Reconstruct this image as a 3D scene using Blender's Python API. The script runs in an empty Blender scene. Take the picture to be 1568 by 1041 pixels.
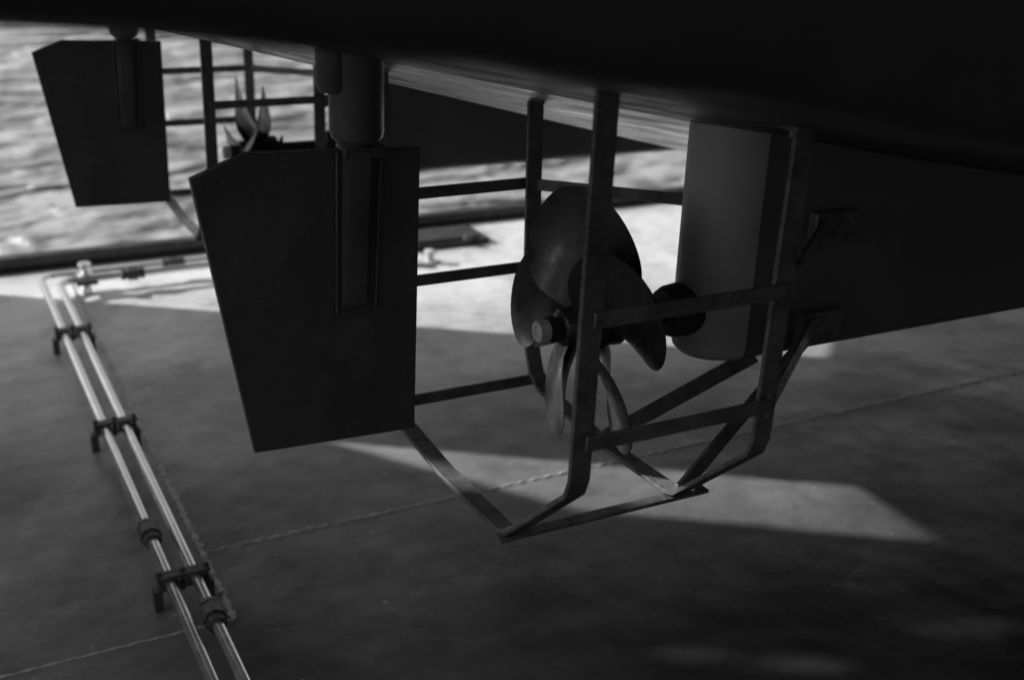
import bpy, math, random
from mathutils import Vector, Matrix
random.seed(4)
H=2.4
scene=bpy.context.scene

# ---------------- materials ----------------
def mat(name, col=.05, rough=.5, metal=0., var=.3, scale=6., bump=.1, bscale=60., rvar=.15, spec=.5, stretch=(1,1,1), bdist=.01, speck=None):
    m=bpy.data.materials.new(name); m.use_nodes=True
    nt=m.node_tree; N=nt.nodes; L=nt.links; b=N['Principled BSDF']
    tc=N.new('ShaderNodeTexCoord'); mp=N.new('ShaderNodeMapping'); mp.inputs['Scale'].default_value=stretch
    L.new(tc.outputs['Object'],mp.inputs['Vector'])
    n1=N.new('ShaderNodeTexNoise'); n1.inputs['Scale'].default_value=scale; n1.inputs['Detail'].default_value=6; n1.inputs['Roughness'].default_value=.62
    L.new(mp.outputs[0],n1.inputs['Vector'])
    mr=N.new('ShaderNodeMapRange'); mr.inputs['From Min'].default_value=.3; mr.inputs['From Max'].default_value=.7
    mr.inputs['To Min'].default_value=col*(1-var); mr.inputs['To Max'].default_value=col*(1+var)
    L.new(n1.outputs['Fac'],mr.inputs['Value'])
    out=mr.outputs[0]
    if speck:
        ns=N.new('ShaderNodeTexNoise'); ns.inputs['Scale'].default_value=speck; ns.inputs['Detail'].default_value=3
        L.new(tc.outputs['Object'],ns.inputs['Vector'])
        ms=N.new('ShaderNodeMapRange'); ms.inputs['From Min'].default_value=.66; ms.inputs['From Max'].default_value=.72; ms.inputs['To Min'].default_value=1; ms.inputs['To Max'].default_value=1.8
        L.new(ns.outputs['Fac'],ms.inputs['Value'])
        mm=N.new('ShaderNodeMath'); mm.operation='MULTIPLY'; L.new(out,mm.inputs[0]); L.new(ms.outputs[0],mm.inputs[1]); out=mm.outputs[0]
    L.new(out,b.inputs['Base Color'])
    n2=N.new('ShaderNodeTexNoise'); n2.inputs['Scale'].default_value=scale*2.3; n2.inputs['Detail'].default_value=4
    L.new(mp.outputs[0],n2.inputs['Vector'])
    m2=N.new('ShaderNodeMapRange'); m2.inputs['From Min'].default_value=.3; m2.inputs['From Max'].default_value=.7
    m2.inputs['To Min'].default_value=max(.05,rough-rvar); m2.inputs['To Max'].default_value=min(1,rough+rvar)
    L.new(n2.outputs['Fac'],m2.inputs['Value']); L.new(m2.outputs[0],b.inputs['Roughness'])
    n3=N.new('ShaderNodeTexNoise'); n3.inputs['Scale'].default_value=bscale; n3.inputs['Detail'].default_value=3
    L.new(tc.outputs['Object'],n3.inputs['Vector'])
    bp=N.new('ShaderNodeBump'); bp.inputs['Strength'].default_value=bump; bp.inputs['Distance'].default_value=bdist
    L.new(n3.outputs['Fac'],bp.inputs['Height']); L.new(bp.outputs[0],b.inputs['Normal'])
    b.inputs['Metallic'].default_value=metal
    b.inputs['Specular IOR Level'].default_value=spec
    return m

def deck_mat():
    m=bpy.data.materials.new('deck_paint_lit_far'); m.use_nodes=True
    nt=m.node_tree; N=nt.nodes; L=nt.links; b=N['Principled BSDF']
    tc=N.new('ShaderNodeTexCoord')
    def noise(sc,det,rough=.6,stretch=(1,1,1),dist=0,rot=0):
        mp=N.new('ShaderNodeMapping'); mp.inputs['Scale'].default_value=stretch; mp.inputs['Rotation'].default_value=(0,0,rot); L.new(tc.outputs['Object'],mp.inputs[0])
        n=N.new('ShaderNodeTexNoise'); n.inputs['Scale'].default_value=sc; n.inputs['Detail'].default_value=det; n.inputs['Roughness'].default_value=rough; n.inputs['Distortion'].default_value=dist
        L.new(mp.outputs[0],n.inputs['Vector']); return n.outputs['Fac']
    def mrange(v,a,b_,c,d):
        r=N.new('ShaderNodeMapRange'); r.inputs[1].default_value=a; r.inputs[2].default_value=b_; r.inputs[3].default_value=c; r.inputs[4].default_value=d
        L.new(v,r.inputs[0]); return r.outputs[0]
    def math_(op,a,b_):
        n=N.new('ShaderNodeMath'); n.operation=op
        for i,q in enumerate((a,b_)):
            if isinstance(q,(int,float)): n.inputs[i].default_value=q
            else: L.new(q,n.inputs[i])
        return n.outputs[0]
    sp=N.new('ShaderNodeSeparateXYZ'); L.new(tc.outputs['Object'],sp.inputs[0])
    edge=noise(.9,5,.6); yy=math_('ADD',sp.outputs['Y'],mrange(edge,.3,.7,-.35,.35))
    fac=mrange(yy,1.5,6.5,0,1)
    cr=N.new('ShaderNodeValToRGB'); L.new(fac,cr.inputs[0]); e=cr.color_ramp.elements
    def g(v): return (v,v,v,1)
    e[0].position=0; e[0].color=g(.022); e[1].position=1; e[1].color=g(.90)  # sunlit far deck and shaded near deck painted into the base colour
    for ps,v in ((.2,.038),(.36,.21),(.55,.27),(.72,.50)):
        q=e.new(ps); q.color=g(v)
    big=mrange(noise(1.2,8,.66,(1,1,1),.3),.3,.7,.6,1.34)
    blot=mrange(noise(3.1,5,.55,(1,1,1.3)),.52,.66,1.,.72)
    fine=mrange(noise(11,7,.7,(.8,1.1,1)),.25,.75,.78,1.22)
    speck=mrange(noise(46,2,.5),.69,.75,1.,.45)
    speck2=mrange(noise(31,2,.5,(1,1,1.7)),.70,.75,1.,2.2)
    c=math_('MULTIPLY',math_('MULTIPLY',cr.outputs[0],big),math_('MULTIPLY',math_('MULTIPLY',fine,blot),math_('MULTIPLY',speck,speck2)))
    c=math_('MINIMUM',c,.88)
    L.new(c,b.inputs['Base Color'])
    L.new(mrange(noise(1.7,6,.6,(1,1,1),.3),.35,.65,.22,.52),b.inputs['Roughness'])
    h=math_('ADD',noise(2.0,2,.5),math_('MULTIPLY',noise(14,5,.6),.12))
    bp=N.new('ShaderNodeBump'); bp.inputs['Strength'].default_value=.6; bp.inputs['Distance'].default_value=.04
    L.new(h,bp.inputs['Height']); L.new(bp.outputs[0],b.inputs['Normal'])
    return m
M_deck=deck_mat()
M_weld=mat('weld_bead',.6,.38,var=.4,scale=30,bump=.5,bscale=80)
M_hull=mat('antifouling_hull',.05,.5,var=.2,scale=2,bump=.1,bscale=4,bdist=.01)
M_bot=mat('bottom_paint_reflected_light',.27,.28,var=.22,scale=1.6,bump=.35,bscale=1.6,bdist=.10)  # inner bottom lightened in colour for light reflected off the water
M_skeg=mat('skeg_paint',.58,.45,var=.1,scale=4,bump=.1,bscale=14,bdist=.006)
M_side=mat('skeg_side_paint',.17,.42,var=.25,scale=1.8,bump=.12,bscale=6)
M_rud=mat('rudder_paint',.12,.38,var=.3,scale=5,bump=.2,bscale=12,bdist=.006,stretch=(1,1,.7),speck=70)
M_trunk=mat('rudder_trunk_paint',.15,.4,var=.3,scale=6,bump=.2,bscale=20,bdist=.004)
M_rail=mat('rudder_edge',.12,.35,var=.4,scale=9)
M_cage=mat('guard_bar_steel',.17,.32,var=.45,scale=14,bump=.25,bscale=90,bdist=.003,speck=60,spec=.7)
M_prop=mat('propeller_bronze',.032,.34,metal=.0,var=.4,scale=9,bump=.12,bscale=50,bdist=.003,spec=.6)
M_nut=mat('worn_metal',.8,.35,metal=.2,var=.25,scale=40)
M_pipe=mat('galvanised_pipe',.9,.20,metal=.9,var=.08,scale=9,bump=.04,bscale=60,bdist=.001,rvar=.08)
M_fit=mat('pipe_fitting',.10,.45,var=.5,scale=40,bump=.4,bscale=90,bdist=.004)
M_black=mat('black_rail',.02,.4,var=.3,scale=6)
M_wall=mat('sun_blocker_paint',.12,.6,var=.2,scale=2)
M_dark=mat('sky_blocker_paint',.05,.6,var=.2,scale=2)
M_whitep=mat('weathered_white',.6,.5,var=.3,scale=12)

# ---------------- builder ----------------
class B:
    def __init__(s,name,mats):
        s.n=name; s.m=mats; s.v=[]; s.f=[]; s.mi=[]
    def add(s,vs,fs,mi=0):
        o=len(s.v); s.v+= [tuple(v) for v in vs]; s.f+=[tuple(i+o for i in f) for f in fs]
        s.mi+= (mi if isinstance(mi,list) else [mi]*len(fs))
    def box(s,x0,x1,y0,y1,z0,z1,mi=0):
        s.add([(x0,y0,z0),(x1,y0,z0),(x1,y1,z0),(x0,y1,z0),(x0,y0,z1),(x1,y0,z1),(x1,y1,z1),(x0,y1,z1)],
              [(0,3,2,1),(4,5,6,7),(0,1,5,4),(1,2,6,5),(2,3,7,6),(3,0,4,7)],mi)
    def slab(s,quad,y0,y1,mi=0):
        n=len(quad); vs=[(x,y0,z) for x,z in quad]+[(x,y1,z) for x,z in quad]
        s.add(vs,[tuple(range(n)),tuple(reversed(range(n,2*n)))]+[(j,(j+1)%n,n+(j+1)%n,n+j) for j in range(n)],mi)
    def sweep(s,pts,prof,wd,mi=0):
        pts=[Vector(p) for p in pts]; wd=Vector(wd).normalized(); n=len(pts); k=len(prof); vs=[]
        for i,p in enumerate(pts):
            a=(p-pts[i-1]).normalized() if i>0 else None
            b=(pts[i+1]-p).normalized() if i<n-1 else None
            t=(a+b).normalized() if (a is not None and b is not None) else (a if a is not None else b)
            w=(wd-t*wd.dot(t)).normalized(); nn=t.cross(w).normalized()
            sc=1.0
            if a is not None and b is not None: sc=1/max(.35,t.dot(a))
            bend=(b-a) if (a is not None and b is not None) else None
            for (pa,pb) in prof:
                off=w*pa+nn*pb
                if bend is not None and bend.length>1e-4:
                    bd=bend.normalized(); off=off+bd*(off.dot(bd))*(sc-1)
                vs.append(p+off)
        fs=[]
        for i in range(n-1):
            for j in range(k):
                fs.append((i*k+j,i*k+(j+1)%k,(i+1)*k+(j+1)%k,(i+1)*k+j))
        fs.append(tuple(reversed(range(k)))); fs.append(tuple((n-1)*k+j for j in range(k)))
        s.add(vs,fs,mi)
    def flat(s,pts,wd,w,t,mi=0):
        s.sweep(pts,[(-w/2,-t/2),(w/2,-t/2),(w/2,t/2),(-w/2,t/2)],wd,mi)
    def tube(s,pts,r,mi=0,n=16,wd=(0.01,0.02,1)):
        s.sweep(pts,[(r*math.cos(2*math.pi*i/n),r*math.sin(2*math.pi*i/n)) for i in range(n)],wd,mi)
    def revolve(s,c,axis,prof,mi=0,n=28):
        ax=Vector(axis).normalized(); u=ax.orthogonal().normalized(); w=ax.cross(u); c=Vector(c); vs=[]
        for (d,r) in prof:
            for i in range(n):
                a=2*math.pi*i/n; vs.append(c+ax*d+(u*math.cos(a)+w*math.sin(a))*r)
        fs=[]
        for i in range(len(prof)-1):
            for j in range(n):
                fs.append((i*n+j,i*n+(j+1)%n,(i+1)*n+(j+1)%n,(i+1)*n+j))
        fs.append(tuple(reversed(range(n)))); fs.append(tuple((len(prof)-1)*n+j for j in range(n)))
        s.add(vs,fs,mi)
    def make(s,bevel=0.,smooth=35,parent=None):
        me=bpy.data.meshes.new(s.n); me.from_pydata(s.v,[],s.f); me.update()
        for m in s.m: me.materials.append(m)
        for p,i in zip(me.polygons,s.mi): p.material_index=i; p.use_smooth=True
        import bmesh
        bm=bmesh.new(); bm.from_mesh(me); bmesh.ops.recalc_face_normals(bm,faces=bm.faces); bm.to_mesh(me); bm.free()
        me.set_sharp_from_angle(angle=math.radians(smooth))
        o=bpy.data.objects.new(s.n,me); scene.collection.objects.link(o)
        if bevel>0:
            md=o.modifiers.new('bev','BEVEL'); md.width=bevel; md.segments=2; md.limit_method='ANGLE'; md.angle_limit=math.radians(40)
        return o

# ---------------- boat hull ----------------
KC=3.78; DZ=-.14   # boat sits slightly heeled: far shaft line is lower
def keel(x):
    z=-.70-.26*(x-1.52)
    return max(z,-1.28) if x<4 else -1.28
def chine(x):
    pts=[(-.3,-.09),(.08,-.118),(.33,-.14),(.657,-.185),(.964,-.245),(1.64,-.365),(2.5,-.5),(4,-.66),(9,-.6)]
    for i in range(len(pts)-1):
        if x<=pts[i+1][0]:
            a,b=pts[i],pts[i+1]; return a[1]+(b[1]-a[1])*(x-a[0])/(b[0]-a[0])
    return -.6
hb=B('boat_hull',[M_hull,M_skeg,M_bot,M_side,M_trunk])
xs=[-.05,.2,.5,.8,1.1,1.4,1.64,2,2.4,2.8,3.2,3.8,4.5,6,9]
rows=[]
for x in xs:
    k,c=keel(x),chine(x); cf=c+DZ-min(.35,.17*max(0,x-1.0))  # far chine dropped forward, shaped to shade the deck
    sec=[(.72,2.6),(.84,1.2),(.93,c+.35),(.985,c+.03),(1.0,c),(1.03,c-.012),(1.7,c+(k-c)*.25),(2.4,c+(k-c)*.5),(3.1,c+(k-c)*.76),(KC-.04,k+.005),
         (KC+.04,k+.005),(4.46,cf+(k-cf)*.76),(5.16,cf+(k-cf)*.5),(5.86,cf+(k-cf)*.25),(6.53,cf-.012),(6.56,cf),(6.575,cf+.03),(6.63,cf+.35),(6.72,1.2),(6.84,2.6)]
    rows.append([(x,y,z+H) for y,z in sec])
k=len(rows[0]); vs=[p for r in rows for p in r]; fs=[]; mi=[]
for i in range(len(rows)-1):
    for j in range(k):
        fs.append((i*k+j,i*k+(j+1)%k,(i+1)*k+(j+1)%k,(i+1)*k+j)); mi.append(2 if 7<=j<=13 else 0)
fs.append(tuple(range(k))); fs.append(tuple((len(rows)-1)*k+j for j in range(k))); mi+=[0,0]
hb.add(vs,fs,mi)
def skeg(yc,dz):
    lv=[(-1.222,.045),(-1.216,.022),(-1.20,.006),(-1.17,0),(-.25,0)]
    vs=[];n=0
    for z,ins in lv:
        out=[]
        for i in range(25):
            a=math.pi*i/24
            out.append((1.94-(.14-ins)*math.sin(a), yc-(.12-ins)*math.cos(a)))
        out=[(8.5,yc-.2+ins),(5,yc-.19+ins),(3,yc-.13+ins)]+out+[(3,yc+.13-ins),(5,yc+.19-ins),(8.5,yc+.2-ins)]
        n=len(out); vs+=[(x,y,z+H+(dz if z<-.3 else 0)) for x,y in out]
    fs=[];mi=[]
    for i in range(len(lv)-1):
        for j in range(n):
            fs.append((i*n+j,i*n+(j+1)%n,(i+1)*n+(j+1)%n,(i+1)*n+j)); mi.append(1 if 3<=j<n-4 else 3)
    fs.append(tuple(range(n))); mi.append(3)
    hb.add(vs,fs,mi)
    hb.revolve((1.74,yc,-1.085+H+dz),(1,0,0),[(0,.045),(.0,.06),(.02,.07),(.06,.074),(.18,.078),(.3,.078)],0)
for yc,dz in ((2.4,0),(5.16,DZ)):
    skeg(yc,dz)
    hb.revolve((.884,yc,H+dz),(0,0,-1),[(.05,.060),(.54,.060),(.555,.056),(.565,.045)],4,32)
    hb.revolve((.835,yc,H+dz),(0,0,-1),[(.05,.04),(.44,.04),(.455,.033)],4,24)
hb.make(bevel=0,smooth=28)

# ---------------- rudders ----------------
def rudder(yc,dz):
    h=H+dz
    b=B('rudder',[M_rud,M_rail])
    out=[(.515,-.618),(.633,-.572),(1.03,-.587),(1.02,-1.284),(.622,-1.273)]
    th=.022; vs=[]
    for s in (-1,1):
        for x,z in out:
            t=th*(.45 if x<.66 else (1 if x<1.0 else .6))
            vs.append((x,yc+s*t,z+h))
    n=len(out); fs=[tuple(range(n)),tuple(reversed(range(n,2*n)))]
    for j in range(n): fs.append((j,(j+1)%n,n+(j+1)%n,n+j))
    b.add(vs,fs,0)
    for s in (-1,1):
        y0=yc+s*.019; y1=yc+s*.034
        v=[(.84,y0,-.58+h),(.925,y0,-.58+h),(.905,y0,-.94+h),(.832,y0,-.945+h),
           (.86,y1,-.58+h),(.905,y1,-.58+h),(.893,y0+s*.005,-.925+h),(.85,y0+s*.005,-.93+h)]
        b.add(v,[(0,1,2,3),(4,5,6,7),(0,1,5,4),(1,2,6,5),(2,3,7,6),(3,0,4,7)],0)
        ya=min(yc+s*.017,yc+s*.024); yb=max(yc+s*.017,yc+s*.024)
        b.slab([(.828,-.585+h),(.834,-.585+h),(.826,-.96+h),(.820,-.96+h)],ya,yb)
        b.slab([(.930,-.585+h),(.936,-.585+h),(.920,-.955+h),(.914,-.955+h)],ya,yb)
        b.slab([(.826,-.953+h),(.914,-.948+h),(.914,-.954+h),(.826,-.960+h)],ya,yb)
    b.revolve((.882,yc,h),(0,0,-1),[(.50,.035),(.62,.030)],1,24)
    b.box(.845,.94,yc-.032,yc+.032,-.598+h,-.572+h,0)
    b.make(bevel=.003,smooth=30)
rudder(2.4,0); rudder(5.16,DZ)

# ---------------- propellers ----------------
def prop(xc,yc,zc,hand,phase,R=.35,nb=5):
    b=B('propeller',[M_prop,M_nut])
    b.revolve((xc,yc,zc),(1,0,0),[(-.085,.040),(-.08,.048),(0,.060),(.08,.066),(.09,.06)],0)
    b.revolve((xc-.082,yc,zc),(-1,0,0),[(0,.036),(.035,.036),(.04,.034)],0,6)
    b.revolve((xc-.12,yc,zc),(-1,0,0),[(0,.028),(.03,.027),(.032,.018),(.02,.013)],1,24)
    b.revolve((xc+.08,yc,zc),(1,0,0),[(0,.03),(.25,.03)],0,20)
    rh=.05; P=.95*2*R; NR=18; NS=12; cm=.36
    for q in range(nb):
        a0=math.radians(phase+q*360/nb)
        g=[]
        for side in (1,-1):
            for i in range(NR+1):
                u=i/NR; u=1-(1-u)**1.5
                r=rh+(R-rh)*u
                if u<.58: c=cm*(.32+.68*math.sin(math.pi/2*u/.58))
                else: c=cm*math.sqrt(max(.0004,1-((u-.58)/.425)**2))
                ph=math.atan(P/(2*math.pi*r))
                skew=-.04*u*u
                tmax=.016*(1-u*.8)
                for j in range(NS+1):
                    w=-1+2*j/NS
                    s=c/2*w+skew
                    tk=tmax*math.sqrt(max(0,1-w*w))*.5+.0012
                    a=a0-hand*s*math.cos(ph)/r
                    x=xc+s*math.sin(ph)+side*tk*math.cos(ph)-.01*u
                    a=a-hand*(-side*tk*math.sin(ph))/r
                    g.append((x,yc-r*math.cos(a),zc+r*math.sin(a)))
        m=(NR+1)*(NS+1); fs=[]
        for sd in (0,1):
            for i in range(NR):
                for j in range(NS):
                    A=sd*m+i*(NS+1)+j
                    f=(A,A+1,A+NS+2,A+NS+1); fs.append(f if sd==0 else f[::-1])
        for i in range(NR):
            for j in (0,NS):
                A=i*(NS+1)+j; fs.append((A,A+NS+1,m+A+NS+1,m+A))
        for j in range(NS):
            A=NR*(NS+1)+j; fs.append((A,A+1,m+A+1,m+A))
        b.add(g,fs,0)
    b.make(smooth=50)
prop(1.51,2.4,-1.085+H,1,96,R=.358)
prop(1.42,5.16,-1.085+H+DZ,-1,60)

# ---------------- guards ----------------
def guard(yc,dz=0.):
    h=H+dz
    b=B('propeller_guard',[M_cage])
    W=.05;T=.012
    def Y(d): return yc+d
    for X in (1.16,1.64):
        top=(-.20 if X<1.3 else -.40)-dz
        pts=[(X,Y(-.575),top+h),(X,Y(-.560),-1.185+h),(X,Y(-.545),-1.225+h),(X,Y(-.285),-1.462+h),(X,Y(-.245),-1.475+h),
             (X,Y(.1),-1.492+h),(X,Y(.43),-1.475+h),(X,Y(.49),-1.44+h),(X,Y(.54),-1.33+h),(X,Y(.576),-.38+h)]
        b.flat(pts,(1,0,0),W,T)
    for z in (-.82,-1.092):
        b.flat([(1.16,Y(-.579),z+h),(1.64,Y(-.579),z+h)],(0,0,1),.034,.01)
    for z in (-.865,-1.127):
        b.flat([(1.16,Y(.585),z+h),(1.64,Y(.585),z+h)],(0,0,1),.034,.01)
    b.flat([(1.16,Y(.50),-1.468+h),(1.64,Y(.50),-1.468+h)],(0,0,1),.034,.01)
    b.flat([(1.13,Y(-.262),-1.487+h),(1.74,Y(-.262),-1.487+h)],(0,1,0),.034,.01)
    b.flat([(1.64,Y(.572),-.865+h),(1.98,Y(.13),-.84+h)],(0,0,1),.034,.01)
    b.flat([(1.64,Y(.52),-1.35+h),(2.0,Y(.125),-1.14+h)],(0,0,1),.04,.01)
    for za,zb in ((-.835,-.855),(-1.10,-1.136)):
        b.flat([(1.64,Y(-.57),za+h),(2.08,Y(-.20),zb+.02+h),(2.15,Y(-.145),zb+h)],(0,0,1),.055,.012)
        b.box(2.10,2.24,Y(-.155),Y(-.122),zb-.045+h,zb+.045+h)
        for dx in (2.125,2.215):
            for dzz in (-.025,.025):
                b.revolve((dx,Y(-.155),zb+dzz+h),(0,-1,0),[(0,.009),(.012,.009)],0,6)
    b.flat([(1.65,Y(-.27),-1.47+h),(2.12,Y(-.155),-1.16+h)],(0,0,1),.05,.01)
    b.flat([(1.64,Y(.09),-1.485+h),(2.0,Y(-.09),-1.215+h)],(0,0,1),.045,.012)
    for X,zt in ((1.64,-.455),(1.16,-.30)):
        b.box(X-.07,X+.10,Y(-.63),Y(-.51),zt-.008+h,zt+.006+h)
        for dx in (-.05,.075):
            b.revolve((X+dx,Y(-.60),zt-.008+h),(0,0,-1),[(0,.011),(.018,.011)],0,6)
    for X in (1.16,1.64):
        for z in (-.82,-1.092):
            b.revolve((X+(.026 if X<1.3 else -.026),Y(-.575),z-.018+h),(0,0,1),[(0,.003),(.006,.007),(.03,.007),(.036,.003)],0,8)
    b.make(bevel=.002,smooth=30)
guard(2.4); guard(5.48,DZ)

# ---------------- deck ----------------
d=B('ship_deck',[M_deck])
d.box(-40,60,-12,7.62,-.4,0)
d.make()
w=B('deck_weld_seam',[M_weld])
def bead(p0,p1,r):
    n=int((Vector(p1)-Vector(p0)).length/.02)
    vs=[];fs=[]
    p0=Vector(p0);p1=Vector(p1); t=(p1-p0).normalized(); s=Vector((-t.y,t.x,0))
    for i in range(n+1):
        p=p0+(p1-p0)*(i/n); rr=r*(1+.45*math.sin(i*1.9)+random.uniform(-.25,.25)); wob=random.uniform(-.002,.002)
        for a in range(7):
            an=math.pi*a/6; vs.append(p+s*(rr*math.cos(an)+wob)+Vector((0,0,rr*.75*math.sin(an)-.001)))
    for i in range(n):
        for a in range(6): fs.append((i*7+a,i*7+a+1,(i+1)*7+a+1,(i+1)*7+a))
    w.add(vs,fs)
bead((.775,7.2,0),(.775,3.36,0),.010)
bead((.775,3.81,0),(9,3.81,0),.008)
bead((-6,3.36,0),(.775,3.36,0),.005)
bead((-6,.6,0),(9,.6,0),.006)
w.make(smooth=60)
t=B('deck_edge_rail',[M_black])
t.box(-30,40,7.40,7.50,0.002,.085); t.box(-30,40,7.36,7.56,.002,.02)
t.make(bevel=.008)
h=B('deck_hatch',[M_black,M_fit])
h.box(2.75,3.5,6.9,7.22,.002,.04); h.box(2.80,3.45,6.94,7.18,.04,.052,0)
h.box(2.9,2.96,6.88,6.91,.04,.07,1); h.box(3.3,3.36,6.88,6.91,.04,.07,1)
h.make(bevel=.006)
bo=B('mooring_bollard',[M_whitep])
bo.box(2.72,3.0,6.60,6.70,.002,.015)
for x in (2.78,2.94): bo.revolve((x,6.65,.015),(0,0,1),[(0,.025),(.05,.025),(.055,.036),(.07,.036),(.075,.025)],0,20)
bo.make(bevel=0)

# ---------------- pipes ----------------
p=B('deck_pipe',[M_pipe,M_fit])
def pipepath(x,yt,xe,r=.09):
    pts=[(x,.2,.10),(x,yt-r,.10)]
    for i in range(1,7):
        a=math.pi/2*i/6; pts.append((x+r-r*math.cos(a),yt-r+r*math.sin(a),.10))
    pts.append((xe,yt,.10)); return pts
p.tube(pipepath(.60,6.93,2.6),.020,0,20)
p.tube(pipepath(.685,6.82,2.6),.020,0,20)
for y in (5.98,4.80,3.52,2.3):
    p.box(.555,.735,y-.022,y+.022,.078,.088,1); p.box(.555,.735,y-.022,y+.022,.121,.131,1)
    for x in (.565,.6425,.725):
        p.revolve((x,y,.06),(0,0,1),[(0,.009),(.085,.009),(.086,.006)],1,6)
    for x in (.60,.685): p.revolve((x,y-.018,.10),(0,1,0),[(0,.028),(.036,.028)],1,20)
    p.box(.54,.57,y-.02,y+.02,.0,.08,1); p.box(.715,.745,y-.02,y+.02,.0,.08,1)
def coup(c,ax):
    p.revolve(c,ax,[(-.07,.021),(-.065,.032),(-.045,.034),(-.044,.027),(-.03,.027),(-.028,.040),(.028,.040),(.03,.027),(.044,.027),(.045,.034),(.065,.032),(.07,.021)],1,8)
coup((.60,3.86,.10),(0,1,0)); coup((.685,3.27,.10),(0,1,0))
coup((1.10,6.82,.10),(1,0,0)); coup((1.36,6.93,.10),(1,0,0)); coup((1.9,6.82,.10),(1,0,0))
p.revolve((.84,6.86,.0),(0,0,1),[(0,.03),(.10,.028),(.101,.04),(.13,.04),(.131,.02),(.17,.02),(.171,.035),(.185,.035)],0,16)
p.box(.78,.90,6.79,6.95,.07,.08,1)
p.make(bevel=0,smooth=40)

# ---------------- added light blockers outside the view ----------------
s=B('sun_blocker_wall',[M_wall])  # unseen wall, added; openings shaped to cast sun patches on deck and guard
y0,y1=7.6,7.64; T=9
def col(xa,xb,holes):
    z=0
    for a,b_ in holes:
        s.box(xa,xb,y0,y1,z,a); z=b_
    s.box(xa,xb,y0,y1,z,T)
col(-3.11,-.55,[])
s.slab([(-3.88,0),(-3.11,0),(-3.11,2.8),(-3.88,3.75)],y0,y1)
s.slab([(-3.88,4.62),(-3.11,4.15),(-3.11,T),(-3.88,T)],y0,y1)
col(-4.72,-3.88,[])
col(-4.9,-4.72,[(4.84,4.96)]); col(-5.1,-4.9,[(4.80,4.94)])
col(-5.33,-5.1,[])
col(-5.52,-5.33,[(4.58,4.68),(4.74,4.88)])
col(-5.98,-5.52,[])
col(-6.25,-5.98,[(5.5,6.1)])
col(-6.36,-6.25,[(5.8,6.25)])
col(-6.62,-6.36,[(5.40,6.25)])
col(-6.70,-6.62,[])
col(-6.95,-6.70,[(6.12,6.52)])
col(-30,-6.95,[])
for x in (-1.4,-5.2,-9.6,-13.7,-17.8,-22,-26): s.box(x,x+.08,7.64,7.72,0,T)
s.make(bevel=0)
s=B('sky_blocker',[M_dark])  # unseen, added to cut sky light; overhang darkens deck to the right
s.box(-30,40,-5,-2.2,0,6)
s.box(.9,40,-2.2,.3,4.6,4.8)
for i in range(16): s.box(-12+i*1.7,-11.95+i*1.7,-2.2,-2.1,0,4.6)
s.make(bevel=.01)

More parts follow.
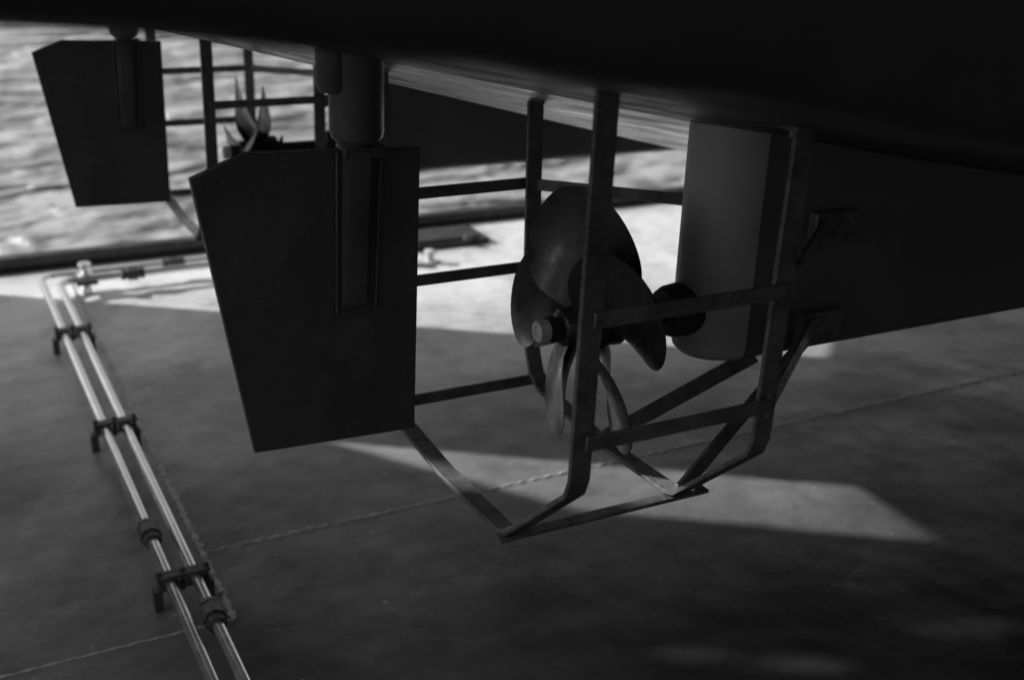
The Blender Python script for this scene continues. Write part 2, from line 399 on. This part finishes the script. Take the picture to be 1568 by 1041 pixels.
# ---------------- sea ----------------
m=bpy.data.materials.new('sea_water'); m.use_nodes=True
nt=m.node_tree; N=nt.nodes; L=nt.links; b=N['Principled BSDF']
b.inputs['Base Color'].default_value=(.36,.36,.36,1); b.inputs['Roughness'].default_value=.2; b.inputs['IOR'].default_value=1.33
b.inputs['Specular IOR Level'].default_value=1.
tc=N.new('ShaderNodeTexCoord'); mp=N.new('ShaderNodeMapping'); mp.inputs['Scale'].default_value=(.6,1,1); mp.inputs['Rotation'].default_value=(0,0,.3)
L.new(tc.outputs['Object'],mp.inputs[0])
prev=None
for sc,dist,st in ((.3,3.4,1.),(.8,1.3,1.),(2.6,.2,.9)):
    n=N.new('ShaderNodeTexNoise'); n.inputs['Scale'].default_value=sc; n.inputs['Detail'].default_value=2; n.inputs['Distortion'].default_value=.5
    L.new(mp.outputs[0],n.inputs['Vector'])
    bp=N.new('ShaderNodeBump'); bp.inputs['Strength'].default_value=st; bp.inputs['Distance'].default_value=dist
    L.new(n.outputs['Fac'],bp.inputs['Height'])
    if prev: L.new(prev.outputs[0],bp.inputs['Normal'])
    prev=bp
L.new(prev.outputs[0],b.inputs['Normal'])
s=B('sea',[m]); Z=-4.5
s.add([(-3000,7.7,Z),(3000,7.7,Z),(3000,4000,Z),(-3000,4000,Z)],[(0,1,2,3)])
s.make()

# ---------------- camera ----------------
cam=bpy.data.cameras.new('camera'); co=bpy.data.objects.new('camera',cam); scene.collection.objects.link(co)
R=Matrix(((.887,.1423,-.4391),(-.4598,.347,-.8174),(.0361,.9269,.3732)))
X=Vector(R.col[0]).normalized(); Yv=Vector(R.col[1]); Yv=(Yv-X*Yv.dot(X)).normalized(); Zv=X.cross(Yv)
Rm=Matrix((X,Yv,Zv)).transposed()
co.matrix_world=Matrix.Translation((0,0,H)) @ Rm.to_4x4()
cam.sensor_width=36; cam.lens=41.1; cam.clip_start=.05; cam.clip_end=6000
cam.dof.use_dof=True; cam.dof.focus_distance=2.95; cam.dof.aperture_fstop=2.0
scene.camera=co

# ---------------- light ----------------
el=math.radians(27); hx,hy=-.83,.56
nrm=math.hypot(hx,hy); hx/=nrm; hy/=nrm
sd=Vector((hx*math.cos(el),hy*math.cos(el),math.sin(el)))
sun=bpy.data.lights.new('sun','SUN'); sun.energy=5; sun.angle=math.radians(.5); sun.color=(1,1,1)
so=bpy.data.objects.new('sun',sun); scene.collection.objects.link(so); so.rotation_euler=sd.to_track_quat('Z','Y').to_euler(); so.location=(-5,8,10)
wd=bpy.data.worlds.new('World'); scene.world=wd; wd.use_nodes=True
nt=wd.node_tree; N=nt.nodes; L=nt.links
sk=N.new('ShaderNodeTexSky'); sk.sky_type='NISHITA'; sk.sun_disc=False; sk.sun_elevation=el; sk.sun_rotation=math.atan2(hx,hy)
bw=N.new('ShaderNodeRGBToBW'); L.new(sk.outputs[0],bw.inputs[0]); bg=N['Background']; L.new(bw.outputs[0],bg.inputs['Color']); bg.inputs['Strength'].default_value=.15
scene.view_settings.view_transform='Standard'; scene.view_settings.look='None'; scene.view_settings.exposure=0
